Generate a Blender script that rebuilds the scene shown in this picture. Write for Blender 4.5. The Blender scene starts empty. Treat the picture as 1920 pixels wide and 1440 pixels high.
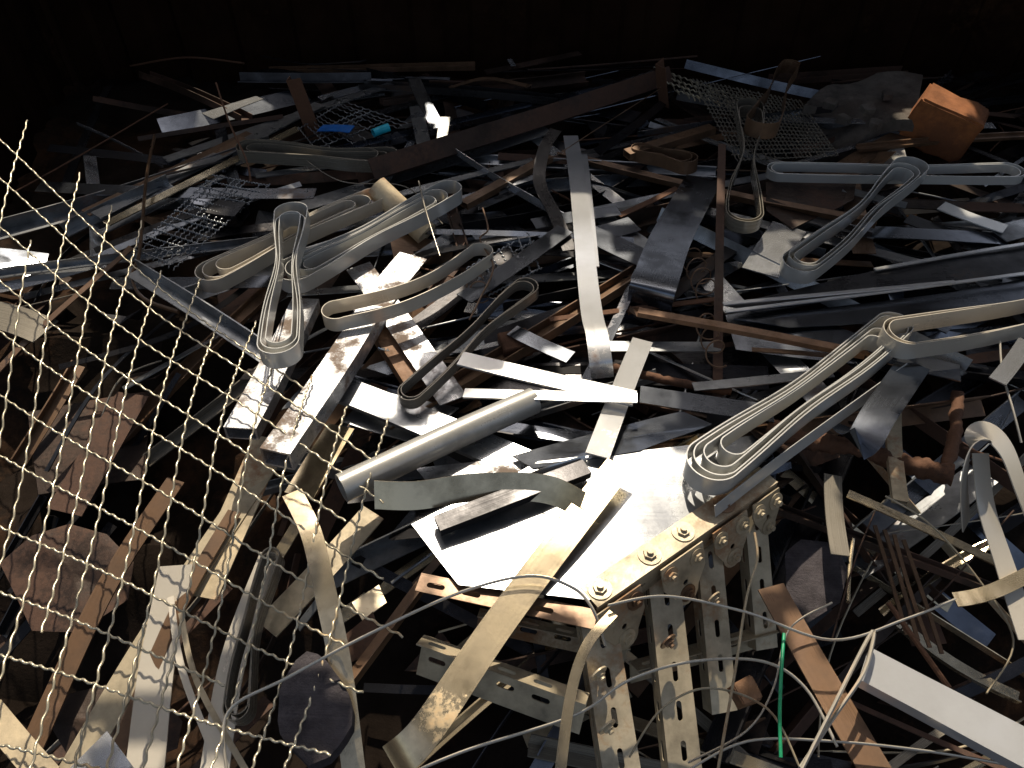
import bpy, bmesh, math, random
from mathutils import Vector, Matrix, noise
random.seed(11)
R=random.uniform
sc=bpy.context.scene
COL=sc.collection
Z=Vector((0,0,1))
# ---------------- camera ----------------
H=1.5; A=math.radians(45); LENS=26.0; K=18.0/LENS
cd=bpy.data.cameras.new("camera"); cam=bpy.data.objects.new("camera",cd); COL.objects.link(cam)
cd.lens=LENS; cd.sensor_width=36; cd.clip_start=.02; cd.clip_end=500
cam.location=(0,0,H); cam.rotation_euler=(A,0,0); sc.camera=cam
ca,sa=math.cos(A),math.sin(A)
# survey helpers: turn measured photo positions + an estimated height into world metres
def P(u,v,z=0.):
    x=(u-960)/960*K; y=(720-v)/960*K
    d=Vector((x,y*ca+sa,y*sa-ca)); return Vector((0,0,H))+d*((z-H)/d.z)
def proj(p):
    q=p-Vector((0,0,H)); yc=q.y*ca+q.z*sa; zc=-q.y*sa+q.z*ca
    return Vector((960+q.x/-zc/K*960,720-yc/-zc/K*960))
def mpp(p):
    q=p-Vector((0,0,H)); return (q.y*sa-q.z*ca)*K/960
# ---------------- materials ----------------
def mat(name,base,metal=0.,rough=.5,rust=0.,rustcol=(.10,.05,.028),scale=9,bump=.15,streak=.25,dirt=.35,spec=.5,var=.2,rvar=.22):
    m=bpy.data.materials.new(name); m.use_nodes=True; nt=m.node_tree; N=nt.nodes; L=nt.links
    b=N["Principled BSDF"]; b.inputs["Specular IOR Level"].default_value=spec
    tc=N.new("ShaderNodeTexCoord"); oi=N.new("ShaderNodeObjectInfo")
    add=N.new("ShaderNodeVectorMath"); add.operation='ADD'
    sc_=N.new("ShaderNodeVectorMath"); sc_.operation='SCALE'; sc_.inputs[0].default_value=(13,7,19)
    L.new(oi.outputs["Random"],sc_.inputs["Scale"]); L.new(tc.outputs["Object"],add.inputs[0]); L.new(sc_.outputs[0],add.inputs[1])
    def nz(s,d=6,r=.6,vec=None):
        n=N.new("ShaderNodeTexNoise"); n.inputs["Scale"].default_value=s; n.inputs["Detail"].default_value=d; n.inputs["Roughness"].default_value=r
        L.new(vec or add.outputs[0],n.inputs["Vector"]); return n.outputs["Fac"]
    def mr(x,a,b_,c,d):
        n=N.new("ShaderNodeMapRange"); L.new(x,n.inputs[0]); 
        for i,val in enumerate((a,b_,c,d)): n.inputs[i+1].default_value=val
        return n.outputs[0]
    def mix(f,a,b_):
        n=N.new("ShaderNodeMix"); n.data_type='RGBA'
        L.new(f,n.inputs[0])
        for s,k in ((a,6),(b_,7)):
            if isinstance(s,tuple): n.inputs[k].default_value=(*s,1)
            else: L.new(s,n.inputs[k])
        return n.outputs[2]
    n1=nz(scale,8,.65); n2=nz(scale*7,6,.7); n3=nz(scale*.4,3,.5)
    mp=N.new("ShaderNodeMapping"); mp.inputs["Scale"].default_value=(1.2,420,1); L.new(tc.outputs["UV"],mp.inputs[0])
    st=nz(1.5,2,.5,mp.outputs[0])
    dark=tuple(c*(1-dirt)*(1-dirt) for c in base)
    c=mix(mr(n1,.42,.7,0,1),base,dark)
    v=N.new("ShaderNodeHueSaturation"); L.new(c,v.inputs["Color"]); L.new(mr(oi.outputs["Random"],0,1,1-var,1+var*.6),v.inputs["Value"]); c=v.outputs[0]
    rf=mr(st,.3,.7,rough*(1-streak),min(1,rough*(1+streak)))
    ad=N.new("ShaderNodeMath"); ad.operation='ADD'; L.new(rf,ad.inputs[0]); L.new(mr(n1,.35,.7,-.05,rvar),ad.inputs[1]); rf=ad.outputs[0]
    if rust>0:
        mm=N.new("ShaderNodeMath"); mm.operation='MULTIPLY_ADD'; L.new(n2,mm.inputs[0]); mm.inputs[1].default_value=.35
        L.new(n3,mm.inputs[2])
        t=.95-rust*.5
        f=mr(mm.outputs[0],t-.06,t+.07,0,1)
        rc=mix(n2,rustcol,tuple(min(1,x*2.2) for x in rustcol))
        c=mix(f,c,rc)
        mt=N.new("ShaderNodeMapRange"); L.new(f,mt.inputs[0]); mt.inputs[3].default_value=metal; mt.inputs[4].default_value=0
        L.new(mt.outputs[0],b.inputs["Metallic"])
        mx=N.new("ShaderNodeMix"); L.new(f,mx.inputs[0]); L.new(rf,mx.inputs[2]); mx.inputs[3].default_value=.85; rf=mx.outputs[0]
    else: b.inputs["Metallic"].default_value=metal
    L.new(c,b.inputs["Base Color"]); L.new(rf,b.inputs["Roughness"])
    if bump:
        bp=N.new("ShaderNodeBump"); bp.inputs["Strength"].default_value=bump; bp.inputs["Distance"].default_value=.004
        s=N.new("ShaderNodeMath"); s.operation='ADD'; L.new(n2,s.inputs[0]); L.new(n1,s.inputs[1])
        L.new(s.outputs[0],bp.inputs["Height"]); L.new(bp.outputs[0],b.inputs["Normal"])
    return m
M={}
def dm(k,adj,*a,**kw): M[k]=(mat(k,*a,**kw),adj)
dm("bright_steel","bright silver",(.74,.74,.74),.8,.17,.04,scale=5,bump=.03,streak=.15,dirt=.12,rvar=.1)
dm("satin_steel","satin bright silver",(.76,.75,.73),.55,.18,.03,scale=5,bump=.02,streak=.12,dirt=.1,rvar=.08)
dm("dull_pipe","dull pale grey",(.56,.54,.49),.4,.28,.16,rustcol=(.2,.16,.12),scale=9,bump=.05,streak=.1,dirt=.2)
dm("shelf_zinc","worn bright",(.38,.39,.40),.85,.27,.3,rustcol=(.17,.15,.12),scale=4,bump=.06,dirt=.5,streak=.1)
dm("galvanised","dull galvanised",(.36,.37,.38),.85,.28,.18,scale=8,bump=.05,streak=.12)
dm("speckled_zinc","speckled zinc coated",(.58,.58,.59),.75,.28,.42,rustcol=(.11,.08,.06),scale=26,bump=.2)
dm("blue_steel","bluish dark",(.20,.215,.245),.95,.2,.15,rustcol=(.07,.045,.03),scale=5,bump=.04,streak=.12,rvar=.12)  # bluish base also carries the cool daylight of the upper heap
dm("black_steel","blackened",(.04,.038,.04),.7,.26,.25,rustcol=(.04,.024,.015),scale=7,bump=.06)
dm("warm_light_steel","warm-light tinted bright",(.78,.64,.42),.85,.18,.12,rustcol=(.26,.16,.07),scale=8,bump=.04,streak=.12,rvar=.12)  # bright steel with the golden light of the lower heap put into its base
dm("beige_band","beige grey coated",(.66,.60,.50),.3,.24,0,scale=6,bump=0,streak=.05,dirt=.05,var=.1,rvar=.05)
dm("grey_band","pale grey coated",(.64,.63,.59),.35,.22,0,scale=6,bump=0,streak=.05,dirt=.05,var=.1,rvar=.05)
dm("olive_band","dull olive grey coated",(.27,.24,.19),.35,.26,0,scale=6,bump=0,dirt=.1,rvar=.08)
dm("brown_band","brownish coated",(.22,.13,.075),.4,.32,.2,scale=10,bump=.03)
dm("rusty_iron","rusty brown",(.07,.038,.024),.1,.8,.9,rustcol=(.075,.034,.017),scale=12,bump=.7)
dm("dark_rust","dark rusty",(.05,.03,.02),.4,.5,.6,rustcol=(.05,.025,.015),scale=8,bump=.4)
dm("cream_paint","chipped cream painted",(.66,.53,.34),0,.4,.25,rustcol=(.2,.09,.04),scale=10,bump=.2)
dm("khaki_paint","grimy khaki painted",(.60,.50,.34),.3,.36,.33,rustcol=(.19,.10,.045),scale=9,bump=.15)  # khaki paint, made warmer to carry the golden light low down
dm("mesh_wire","yellowish galvanised",(.78,.69,.50),.6,.25,.18,rustcol=(.26,.15,.05),scale=10)
dm("orange_wood","orange brown",(.34,.18,.09),0,.6,.3,rustcol=(.12,.06,.025),scale=20,bump=.4)
dm("brick_card","orange brown",(.34,.12,.035),0,.75,.5,rustcol=(.11,.04,.015),scale=8,bump=.4)
dm("concrete","crumbling grey",(.13,.11,.09),0,.9,.5,rustcol=(.045,.033,.025),scale=16,bump=1)
dm("stone","dark purple grey",(.06,.05,.055),0,.8,.3,rustcol=(.03,.024,.024),scale=22,bump=1)
dm("blue_plastic","blue plastic",(.02,.18,.6),0,.35,0)
dm("cyan_plastic","cyan plastic",(.02,.5,.65),0,.3,0)
dm("green_plastic","green plastic",(.02,.42,.18),0,.35,0,bump=0)
dm("soil","dark",(.014,.009,.006),0,.95,.4,rustcol=(.024,.012,.006),scale=5,bump=1,spec=.1)
dm("wall_dark_haze","black",(.020,.0095,.005),0,.9,.2,rustcol=(.028,.013,.006),scale=3,bump=.2,spec=.05)  # near-black and brown: interior darkness and haze put into the wall colour
dm("sun_mask_dark","dark",(.03,.02,.012),.0,.9,.3,scale=3,bump=.2,spec=.1)  # plain dark surface of the sun mask added overhead
# ---------------- object makers ----------------
def finish(name,verts,faces,mk,uv=None,ang=35,label=None,cat=None,group=None,kind=None,parent=None):
    me=bpy.data.meshes.new(name)
    c=Vector((0,0,0))
    for v in verts: c+=v
    c/=len(verts)
    if parent is not None: base=parent.location.copy()
    else: base=c
    me.from_pydata([v-base for v in verts],[],faces)
    if uv:
        ul=me.uv_layers.new(name="uv")
        for l in me.loops: ul.data[l.index].uv=uv[l.vertex_index]
    bm=bmesh.new(); bm.from_mesh(me); bmesh.ops.recalc_face_normals(bm,faces=bm.faces); bm.to_mesh(me); bm.free()
    me.shade_smooth(); me.set_sharp_from_angle(angle=math.radians(ang))
    me.materials.append(M[mk][0])
    o=bpy.data.objects.new(name,me); COL.objects.link(o)
    if parent is not None: o.parent=parent
    else:
        o.location=base
        o["label"]=label or f"{M[mk][1]} {name.replace('_',' ')} lying in scrap heap"
        o["category"]=cat or name.split('_')[-1]
        if group: o["group"]=group
        if kind: o["kind"]=kind
    if parent is not None and label: o["label"]=label
    return o
def cr(pts,n=8,closed=False):
    out=[];m=len(pts)
    if m==2 and not closed: return [pts[0].lerp(pts[1],i/n) for i in range(n+1)]
    rng=range(m) if closed else range(m-1)
    for i in rng:
        if closed: a,b,c,d=[pts[(i+j-1)%m] for j in range(4)]
        else: a=pts[max(i-1,0)];b=pts[i];c=pts[i+1];d=pts[min(i+2,m-1)]
        for k in range(n):
            t=k/n
            out.append(.5*((2*b)+(c-a)*t+(2*a-5*b+4*c-d)*t*t+(3*b-a-3*c+d)*t**3))
    if not closed: out.append(pts[-1].copy())
    return out
def sweep(pts,wd,prof,inner=None,closed=False,rad=None):
    V=[];F=[];U=[];n=len(pts);m=len(prof);s=0
    profs=[prof]+([inner] if inner else [])
    fr=[]
    for i,p in enumerate(pts):
        a=pts[(i-1)%n] if (closed or i>0) else p; b=pts[(i+1)%n] if (closed or i<n-1) else p
        t=(b-a); 
        if t.length<1e-9: t=Vector((1,0,0))
        t.normalize(); w=(wd[i] if isinstance(wd,list) else wd).copy()
        w=w-t*w.dot(t)
        if w.length<1e-4: w=t.orthogonal()
        w.normalize(); fr.append((p,w,t.cross(w)))
    for pf in profs:
        s=0
        for i,(p,w,nn) in enumerate(fr):
            if i: s+=(p-fr[i-1][0]).length
            for k,(a,b) in enumerate(pf):
                g=1.
                if rad: g=1+rad*noise.noise((p+w*a+nn*b)*45)+rad*.6*noise.noise((p+w*a+nn*b)*110)
                V.append(p+(w*a+nn*b)*g); U.append((s,a+b))
    def q(o):
        for i in range(n if closed else n-1):
            j=(i+1)%n
            for k in range(m):
                l=(k+1)%m; F.append((o+i*m+k,o+i*m+l,o+j*m+l,o+j*m+k))
    q(0)
    if inner: 
        q(n*m)
        if not closed:
            for i in (0,n-1):
                for k in range(m):
                    l=(k+1)%m; F.append((i*m+k,i*m+l,n*m+i*m+l,n*m+i*m+k))
    elif not closed:
        F.append(tuple(range(m))); F.append(tuple((n-1)*m+k for k in range(m)))
    return V,F,U
def rect(w,t): return [(-w/2,-t/2),(w/2,-t/2),(w/2,t/2),(-w/2,t/2)]
def Lp(w,t,h): return [(-w/2,0),(w/2,0),(w/2,-t),(-w/2+t,-t),(-w/2+t,-h),(-w/2,-h)]
def Up(w,t,h): return [(-w/2,0),(w/2,0),(w/2,-h),(w/2-t,-h),(w/2-t,-t),(-w/2+t,-t),(-w/2+t,-h),(-w/2,-h)]
def circ(r,n=12): return [(r*math.cos(6.28318*i/n),r*math.sin(6.28318*i/n)) for i in range(n)]
def wv(t,roll):
    w=t.cross(Z)
    if w.length<.05: w=Vector((1,0,0))
    w.normalize(); return Matrix.Rotation(roll,3,t.normalized())@w
def width_m(mid,t,w,px):
    a=proj(mid); d=proj(mid+t.normalized()*.02)-a; d.normalize() if d.length>0 else None
    q=proj(mid+w*.01)-a; perp=abs(q.x*d.y-q.y*d.x)
    m=mpp(mid)
    return min(px/max(perp,1e-3)*.01,px*m*1.7)
def beam(name,mk,pts,wpx,kind='flat',th=.004,roll=0.,bow=.004,twist=.03,wm=None,nseg=8,wdir=None,ratio=.6,hole=.84,**kw):
    pp=[p if isinstance(p,Vector) else P(*p) for p in pts]
    t=pp[-1]-pp[0]; mid=pp[len(pp)//2] if len(pp)>2 else (pp[0]+pp[1])/2
    w0=Vector(wdir).normalized() if wdir else wv(t,math.radians(roll))
    w=wm or width_m(mid,t,w0,wpx)
    path=cr(pp,nseg); n=len(path); b1=R(-bow,bow);b2=R(-bow,bow);ph=R(0,6)
    side=w0; tw=R(-twist,twist)
    for i in range(n):
        s=i/(n-1); path[i]=path[i]+side*b1*math.sin(3.14*s)+Z*b2*math.sin(3.14*s+ .6*math.sin(ph))
    wd=[]
    for i in range(n):
        tt=path[min(i+1,n-1)]-path[max(i-1,0)]
        if len(pp)>2 and not wdir: base=wv(tt,math.radians(roll)) if abs(roll)<80 else w0
        else: base=w0
        wd.append(Matrix.Rotation(tw*(i/(n-1)-.5)*2+.012*math.sin(ph+i),3,tt.normalized())@base)
    if (kind=='strip' and abs(roll)<80 and len(pp)>2) or wdir:
        wd=[Matrix.Rotation(tw*(i/(n-1)-.5),3,t.normalized())@w0 for i in range(n)]
    inner=None
    if kind in('flat','strip'): pf=rect(w,th)
    elif kind=='angle': pf=Lp(w,.004,w*.9)
    elif kind=='channel': pf=Up(w,.005,w*.45)
    elif kind=='box': pf=rect(w,w*ratio); inner=[(a*.86,b*.8) for a,b in pf]
    elif kind=='pipe': pf=circ(w/2,22); inner=circ(w/2*hole,22)
    elif kind=='rod': pf=circ(w/2,8)
    V,F,U=sweep(path,wd,pf,inner)
    return finish(name,V,F,mk,U,**kw)
def wire(name,mk,pts,r,flat=1.,n=8,rad=None,sides=6,**kw):
    pp=cr([p if isinstance(p,Vector) else P(*p) for p in pts],n)
    V,F,U=sweep(pp,Z,[(a*flat,b) for a,b in circ(r,sides)],rad=rad); return finish(name,V,F,mk,U,ang=80,**kw)
def loop(name,mk,a,b,r1,r2,nest=3,h=.05,pinch=.25,th=.0024,lean=0.,curve=0.,**kw):
    A_,B_=P(*a),P(*b); d=(B_-A_); Ln=d.length; d.normalize()
    s=Z.cross(d).normalized(); up=d.cross(s).normalized()
    up=(Matrix.Rotation(lean,3,d)@up); s2=Matrix.Rotation(lean,3,d)@s
    ra,rb=r1*mpp(A_),r2*mpp(B_)
    V=[];F=[];U=[]; cv=curve+R(-.012,.012); sw=R(-.01,.01); c1=R(.4,.65)
    for k in range(nest):
        f=1-.13*k-(.12 if k>1 else 0); a0=k*ra*.3*R(.4,1.4); b0=k*rb*.8*R(.2,1.6)
        Ra,Rb=ra*f,rb*f; path=[]
        for i in range(23):
            th_=math.pi/2+math.pi*i/22; path.append((a0+Ra*math.cos(th_),Ra*math.sin(th_)))
        m=22
        def side(sg):
            e=R(-.08,.12); fr_=[]
            for i in range(1,m):
                t=i/m; x=a0+(Ln-b0-a0)*t
                sq=math.exp(-((t-c1)/.3)**2)
                fr_.append((x,sg*(Ra+(Rb-Ra)*t)*(1-(pinch+.08+e)*sq*math.sin(math.pi*t))))
            return fr_
        path+=side(-1)
        for i in range(23):
            th_=-math.pi/2+math.pi*i/22; path.append((Ln-b0+Rb*math.cos(th_),Rb*math.sin(th_)))
        path+=side(1)[::-1]
        zz=R(-.004,.004)-.002*k
        pp=[]
        for x,y in path:
            t=min(max(x/Ln,0),1)
            pp.append(A_+d*x+s2*(y+cv*math.sin(math.pi*t)+sw*math.sin(2*math.pi*t))+up*zz)
        v,f_,u=sweep(pp,up,rect(h*R(.95,1.03),th),closed=True)
        o=len(V); V+=v; U+=u; F+=[tuple(o+i for i in q) for q in f_]
    return finish(name,V,F,mk,U,ang=50,**kw)
def sheet(name,mk,pts,th=.003,warp=.012,**kw):
    pp=[P(*p) for p in pts]; c=sum(pp,Vector())/len(pp)
    ring=[]; n=len(pp)
    for i in range(n):
        for k in range(5): ring.append(pp[i].lerp(pp[(i+1)%n],k/5))
    m=len(ring); V=[];F=[];U=[]; sd=Vector((R(0,50),R(0,50),0))
    nrm=(pp[1]-pp[0]).cross(pp[2]-pp[0]).normalized()
    if nrm.z<0:nrm=-nrm
    S=(1,.75,.5,.25)
    for sgn in (0,1):
        for s in S:
            for p in ring:
                q=c+(p-c)*s; q=q+nrm*(noise.noise(q*3+sd)*warp*2)-nrm*th*sgn; V.append(q);U.append((q.x,q.y))
        q=c+nrm*(noise.noise(c*3+sd)*warp*2)-nrm*th*sgn; V.append(q);U.append((q.x,q.y))
    off=4*m+1
    for sgn in (0,1):
        o=sgn*off
        for r in range(3):
            for i in range(m):
                j=(i+1)%m; F.append((o+r*m+i,o+r*m+j,o+(r+1)*m+j,o+(r+1)*m+i))
        for i in range(m): F.append((o+3*m+i,o+3*m+(i+1)%m,o+4*m))
    for i in range(m): j=(i+1)%m; F.append((i,j,off+j,off+i))
    return finish(name,V,F,mk,U,**kw)
def lattice(name,mk,c4,na,nb,r,amp,ragged=.5,zfun=None,drop=0.,waves=3,**kw):
    TL,TR,BR,BL=[P(*c) for c in c4]; V=[];F=[];U=[]
    def S(a,b):
        p=TL.lerp(TR,a).lerp(BL.lerp(BR,a),b)
        if zfun: p=p+Z*zfun(a,b)
        return p
    nrm=(TR-TL).cross(BL-TL).normalized()
    if nrm.z<0:nrm=-nrm
    for fam in (0,1):
        cnt,oth=(nb,na) if fam==0 else (na,nb)
        for i in range(cnt+1):
            if random.random()<drop: continue
            f=i/cnt; s0=-R(.1,ragged)/oth; s1=1+R(.1,ragged)/oth
            if random.random()<.3: s1-=R(1,3)/oth
            if random.random()<.2: s0+=R(1,3)/oth
            m=int(oth*waves*5*(s1-s0)); pts=[]; jit=R(-.08,.08)/cnt; dr=R(-.18,.18)/cnt
            for k in range(m+1):
                s=s0+(s1-s0)*k/m; g=f+jit+dr*s
                p=S(s,g) if fam==0 else S(g,s)
                ph=2*math.pi*waves*s*oth
                si=((S(s,g+.01)-S(s,g)) if fam==0 else (S(g+.01,s)-S(g,s))).normalized()
                pts.append(p+nrm*amp*.5*(math.cos(ph)+(.8 if fam else -.8))+si*amp*.42*math.sin(ph))
            v,f_,u=sweep(pts,nrm,circ(r,5)); o=len(V); V+=v;U+=u;F+=[tuple(o+q for q in x) for x in f_]
    return finish(name,V,F,mk,U,ang=80,**kw)
def plate_geo(outline,holes,th):
    cu=bpy.data.curves.new("tmp",'CURVE'); cu.dimensions='2D'; cu.fill_mode='BOTH'; cu.extrude=th/2
    for pl in [outline]+holes:
        s=cu.splines.new('POLY'); s.points.add(len(pl)-1); s.use_cyclic_u=True
        for i,(x,y) in enumerate(pl): s.points[i].co=(x,y,0,1)
    o=bpy.data.objects.new("tmp",cu); COL.objects.link(o); dg=bpy.context.evaluated_depsgraph_get(); dg.update()
    me=bpy.data.meshes.new_from_object(o.evaluated_get(dg)); V=[v.co.copy() for v in me.vertices]; F=[tuple(p.vertices) for p in me.polygons]
    bpy.data.objects.remove(o); bpy.data.curves.remove(cu); bpy.data.meshes.remove(me); return V,F
def slot(x,y,l,w,ang=0):
    o=[]
    for i in range(8): t=-math.pi/2+math.pi*i/7; o.append((l/2-w/2+w/2*math.cos(t),w/2*math.sin(t)))
    for i in range(8): t=math.pi/2+math.pi*i/7; o.append((-l/2+w/2+w/2*math.cos(t),w/2*math.sin(t)))
    c,s=math.cos(ang),math.sin(ang); return [(x+a*c-b*s,y+a*s+b*c) for a,b in o]
def slotted(name,mk,p0,p1,wdir,w=.04,parent=None,h=.04,holes_on=(1,1),th=.0028,**kw):
    t=p1-p0; L=t.length; t.normalize(); w_=(wdir-t*wdir.dot(t)).normalized(); n=t.cross(w_)
    V=[];F=[]
    for fl in (0,1):
        ww=w if fl==0 else h; holes=[]; x=.04; k=0
        while holes_on[fl] and x<L-.035:
            holes.append(slot(x,ww*.52,.040,.012))
            x+=.078; k+=1
        v,f=plate_geo([(0,0),(L,0),(L,ww),(0,ww)],holes,th)
        o=len(V)
        for q in v:
            V.append(p0+t*q.x+(w_*q.y+n*q.z if fl==0 else -n*(q.y+.0016)+w_*(q.z+.0016)))
        F+=[tuple(o+i for i in x_) for x_ in f]
    return finish(name,V,F,mk,None,ang=30,parent=parent,**kw)
def bolt(p,n,parent,r=.009):
    V=[];F=[]; n=n.normalized(); w=n.orthogonal()
    def cyl(z0,z1,rr,k):
        o=len(V); u=Matrix.Rotation(R(0,1),3,n)@w; vv=n.cross(u)
        for z in (z0,z1):
            for i in range(k): a=6.28318*i/k; V.append(p+n*z+(u*math.cos(a)+vv*math.sin(a))*rr)
        for i in range(k): j=(i+1)%k; F.append((o+i,o+j,o+k+j,o+k+i))
        F.append(tuple(range(o,o+k)));F.append(tuple(range(o+k,o+2*k)))
    cyl(-.001,.0025,r*1.75,20); cyl(.0025,.009,r,6); cyl(.009,.016,r*.5,10)
    return finish("bolt",V,F,"brown_band" if random.random()<.25 else "khaki_paint",None,ang=30,parent=parent)
# ---------------- setting ----------------
def sm(a,b,x):
    t=min(1,max(0,(x-a)/(b-a))); return t*t*(3-2*t)
def surf(x,y):
    h=-.05-.36*sm(1.25,.75,y)
    h-=.20*sm(-.35,-.75,x)*sm(1.9,1.4,y)
    h-=.10*sm(.45,.8,x)*sm(1.5,1.0,y)
    h=max(h,-.5)+.05*noise.noise(Vector((x*2,y*2,3)))
    return h
xs=[-80,-30,-10,-5]+[-3.6+i*.07 for i in range(104)]+[5,10,30,80]
ys=[-60,-20,-5,-1]+[-.2+i*.07 for i in range(64)]+[5,8,20,60,150]
V=[];F=[]
for y in ys:
    for x in xs:
        ins=abs(x)<3.7 and -.3<y<4.4
        V.append(Vector((x,y,(surf(x,y)-.1+.07*noise.noise(Vector((x*9,y*9,1)))) if ins else -.5)))
nx=len(xs)
for j in range(len(ys)-1):
    for i in range(nx-1): F.append((j*nx+i,j*nx+i+1,(j+1)*nx+i+1,(j+1)*nx+i))
finish("ground",V,F,"soil",None,kind="structure",label="dark oily dirt floor under the scrap heap",cat="ground")
def wall(a,b_,z1,label):
    a=Vector(a);b_=Vector(b_);d=(b_-a);L=d.length;d.normalize();n=Vector((-d.y,d.x,0));V=[];F=[];s=0
    while s<L:
        for ds,o in ((0,0),(.14,0),(.17,.025),(.27,.025),(.30,0)):
            q=a+d*min(s+ds,L)+n*o; V.append(Vector((q.x,q.y,-.6)));V.append(Vector((q.x,q.y,z1)))
        s+=.3001
    for i in range(len(V)//2-1): F.append((2*i,2*i+2,2*i+3,2*i+1))
    finish("container_wall",V,F,"wall_dark_haze",None,label=label,cat="wall")
wall((-5,3.95,0),(5,3.95,0),.85,"black ribbed wall standing in for the darkness behind the heap")  # dark wall put in for the shade behind the heap
wall((-2.05,2.45,0),(-2.35,3.94,0),1.3,"black steel side wall the wire mesh leans on")
wall((3.3,3.94,0),(3.3,2.0,0),1.0,"black side wall added out of view to cut sky light")  # unseen side wall added to hold back sky light from the right
# ---------------- sun + unseen roof mask added to shape the sun patches ----------------
az=math.radians(-3); el=math.radians(53)
S=Vector((math.sin(az)*math.cos(el),math.cos(az)*math.cos(el),math.sin(el)))
RZ=2.3
lit=[([(-400,60),(60,150),(290,460),(520,660),(470,720),(300,680),(200,800),(-100,980),(-400,1000)],.35),
([(-200,850),(60,800),(110,1100),(50,1500),(-200,1500)],.15),([(60,1300),(160,1260),(130,1460),(40,1460)],.1),([(200,700),(330,760),(300,900),(200,850)],.1),
([(400,760),(500,640),(640,610),(720,570),(820,620),(700,720),(560,900),(430,870)],.1),
([(640,450),(880,430),(850,560),(760,700),(700,600)],.08),
([(560,970),(560,860),(1000,690),(1060,600),(1230,600),(1260,760),(1180,830),(1300,850),(1450,880),(1480,960),(1240,1160),(1100,1190),(1020,1110),(850,1130),(740,980),(640,960)],.1),
([(1050,340),(1120,340),(1180,700),(1050,700)],.12),
([(1600,660),(1730,660),(1690,820),(1590,810)],.15),
([(1770,1030),(1990,980),(1990,1170),(1780,1150)],.1),
([(1540,1130),(1690,1150),(1990,1280),(1990,1500),(1700,1430),(1580,1500),(1470,1500)],.1),
([(900,1150),(1060,1100),(860,1460),(720,1460)],.08),
([(1260,860),(1500,700),(1700,600),(1990,550),(1990,610),(1720,690),(1450,880),(1330,940)],.18),
([(1400,450),(1510,440),(1460,530),(1370,520)],.05),([(1840,620),(1960,620),(1930,740),(1850,740)],.2),
([(1220,900),(1420,880),(1460,1040),(1260,1260),(1100,1260)],.08),
([(360,170),(520,160),(500,230),(360,240)],.03),([(810,210),(850,210),(850,290),(810,290)],.07),([(1690,230),(1800,240),(1830,320),(1690,330)],.08),
([(390,820),(520,820),(440,1000),(370,1000)],-.03),([(230,1180),(330,1150),(330,1300),(240,1320)],-.1),
([(800,1150),(900,1180),(1000,1260),(980,1330),(800,1260)],.0),([(1380,900),(1480,930),(1440,1100),(1380,1100)],0.),
([(590,1000),(640,1000),(670,1200),(640,1300),(590,1200)],.06),
([(380,500),(520,440),(560,520),(540,700),(480,690),(500,540),(380,560)],.16),
([(1790,780),(1900,780),(1960,960),(1900,1100),(1840,900)],.2)]
def inp(p,pl):
    c=False;j=len(pl)-1
    for i in range(len(pl)):
        a,b=pl[i],pl[j]
        if (a[1]>p.y)!=(b[1]>p.y) and p.x<(b[0]-a[0])*(p.y-a[1])/(b[1]-a[1])+a[0]: c=not c
        j=i
    return c
LW=[]
for pl,z in lit:
    q_=[P(u,v,z) for u,v in pl]; LW.append([(q-S*(q.z/S.z)).xy for q in q_])
cs=.05; V=[];F=[];idx={}
nxr=int(8.4/cs); nyr=int(6.4/cs); x0=-4.3;y0=-.1
def vid(i,j):
    if (i,j) not in idx:
        idx[(i,j)]=len(V); V.append(Vector((x0+i*cs+.015*noise.noise(Vector((i*.9,j*.9,0))),y0+j*cs+.015*noise.noise(Vector((i*.9,j*.9,7))),RZ)))
    return idx[(i,j)]
for i in range(nxr):
    for j in range(nyr):
        c=Vector((x0+(i+.5)*cs,y0+(j+.5)*cs,0)); g=Vector((c.x-S.x/S.z*RZ,c.y-S.y/S.z*RZ))
        op=any(inp(g,pl) for pl in LW)
        if not op and g.y<2.7 and noise.noise(Vector((g.x*8,g.y*8,2)))>.42+(.1 if abs(g.x)>1.2 else 0): op=True
        if not op and g.y<1.15 and noise.noise(Vector((g.x*6,g.y*6,9)))>.22: op=True
        if not op: F.append((vid(i,j),vid(i+1,j),vid(i+1,j+1),vid(i,j+1)))
finish("torn_roof",V,F,"sun_mask_dark",None,label="unseen dark sheet added overhead with gaps cut to shape sun patches",cat="light mask")
sd=bpy.data.lights.new("sun",'SUN'); sd.energy=5; sd.angle=math.radians(.5); sd.color=(1,.89,.72)
so=bpy.data.objects.new("sun",sd); COL.objects.link(so); so.rotation_euler=S.to_track_quat('Z','Y').to_euler(); so.location=S*10
w=bpy.data.worlds.new("World"); sc.world=w; w.use_nodes=True; nt=w.node_tree
sk=nt.nodes.new("ShaderNodeTexSky"); sk.sky_type='NISHITA'; sk.sun_disc=False; sk.sun_elevation=el; sk.sun_rotation=az
sk.dust_density=4
hs=nt.nodes.new("ShaderNodeHueSaturation"); hs.inputs["Saturation"].default_value=.7
nt.links.new(sk.outputs[0],hs.inputs["Color"]); nt.links.new(hs.outputs[0],nt.nodes["Background"].inputs[0]); nt.nodes["Background"].inputs[1].default_value=.13
sc.view_settings.view_transform='Standard'; sc.view_settings.look='None'; sc.view_settings.exposure=0
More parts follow.
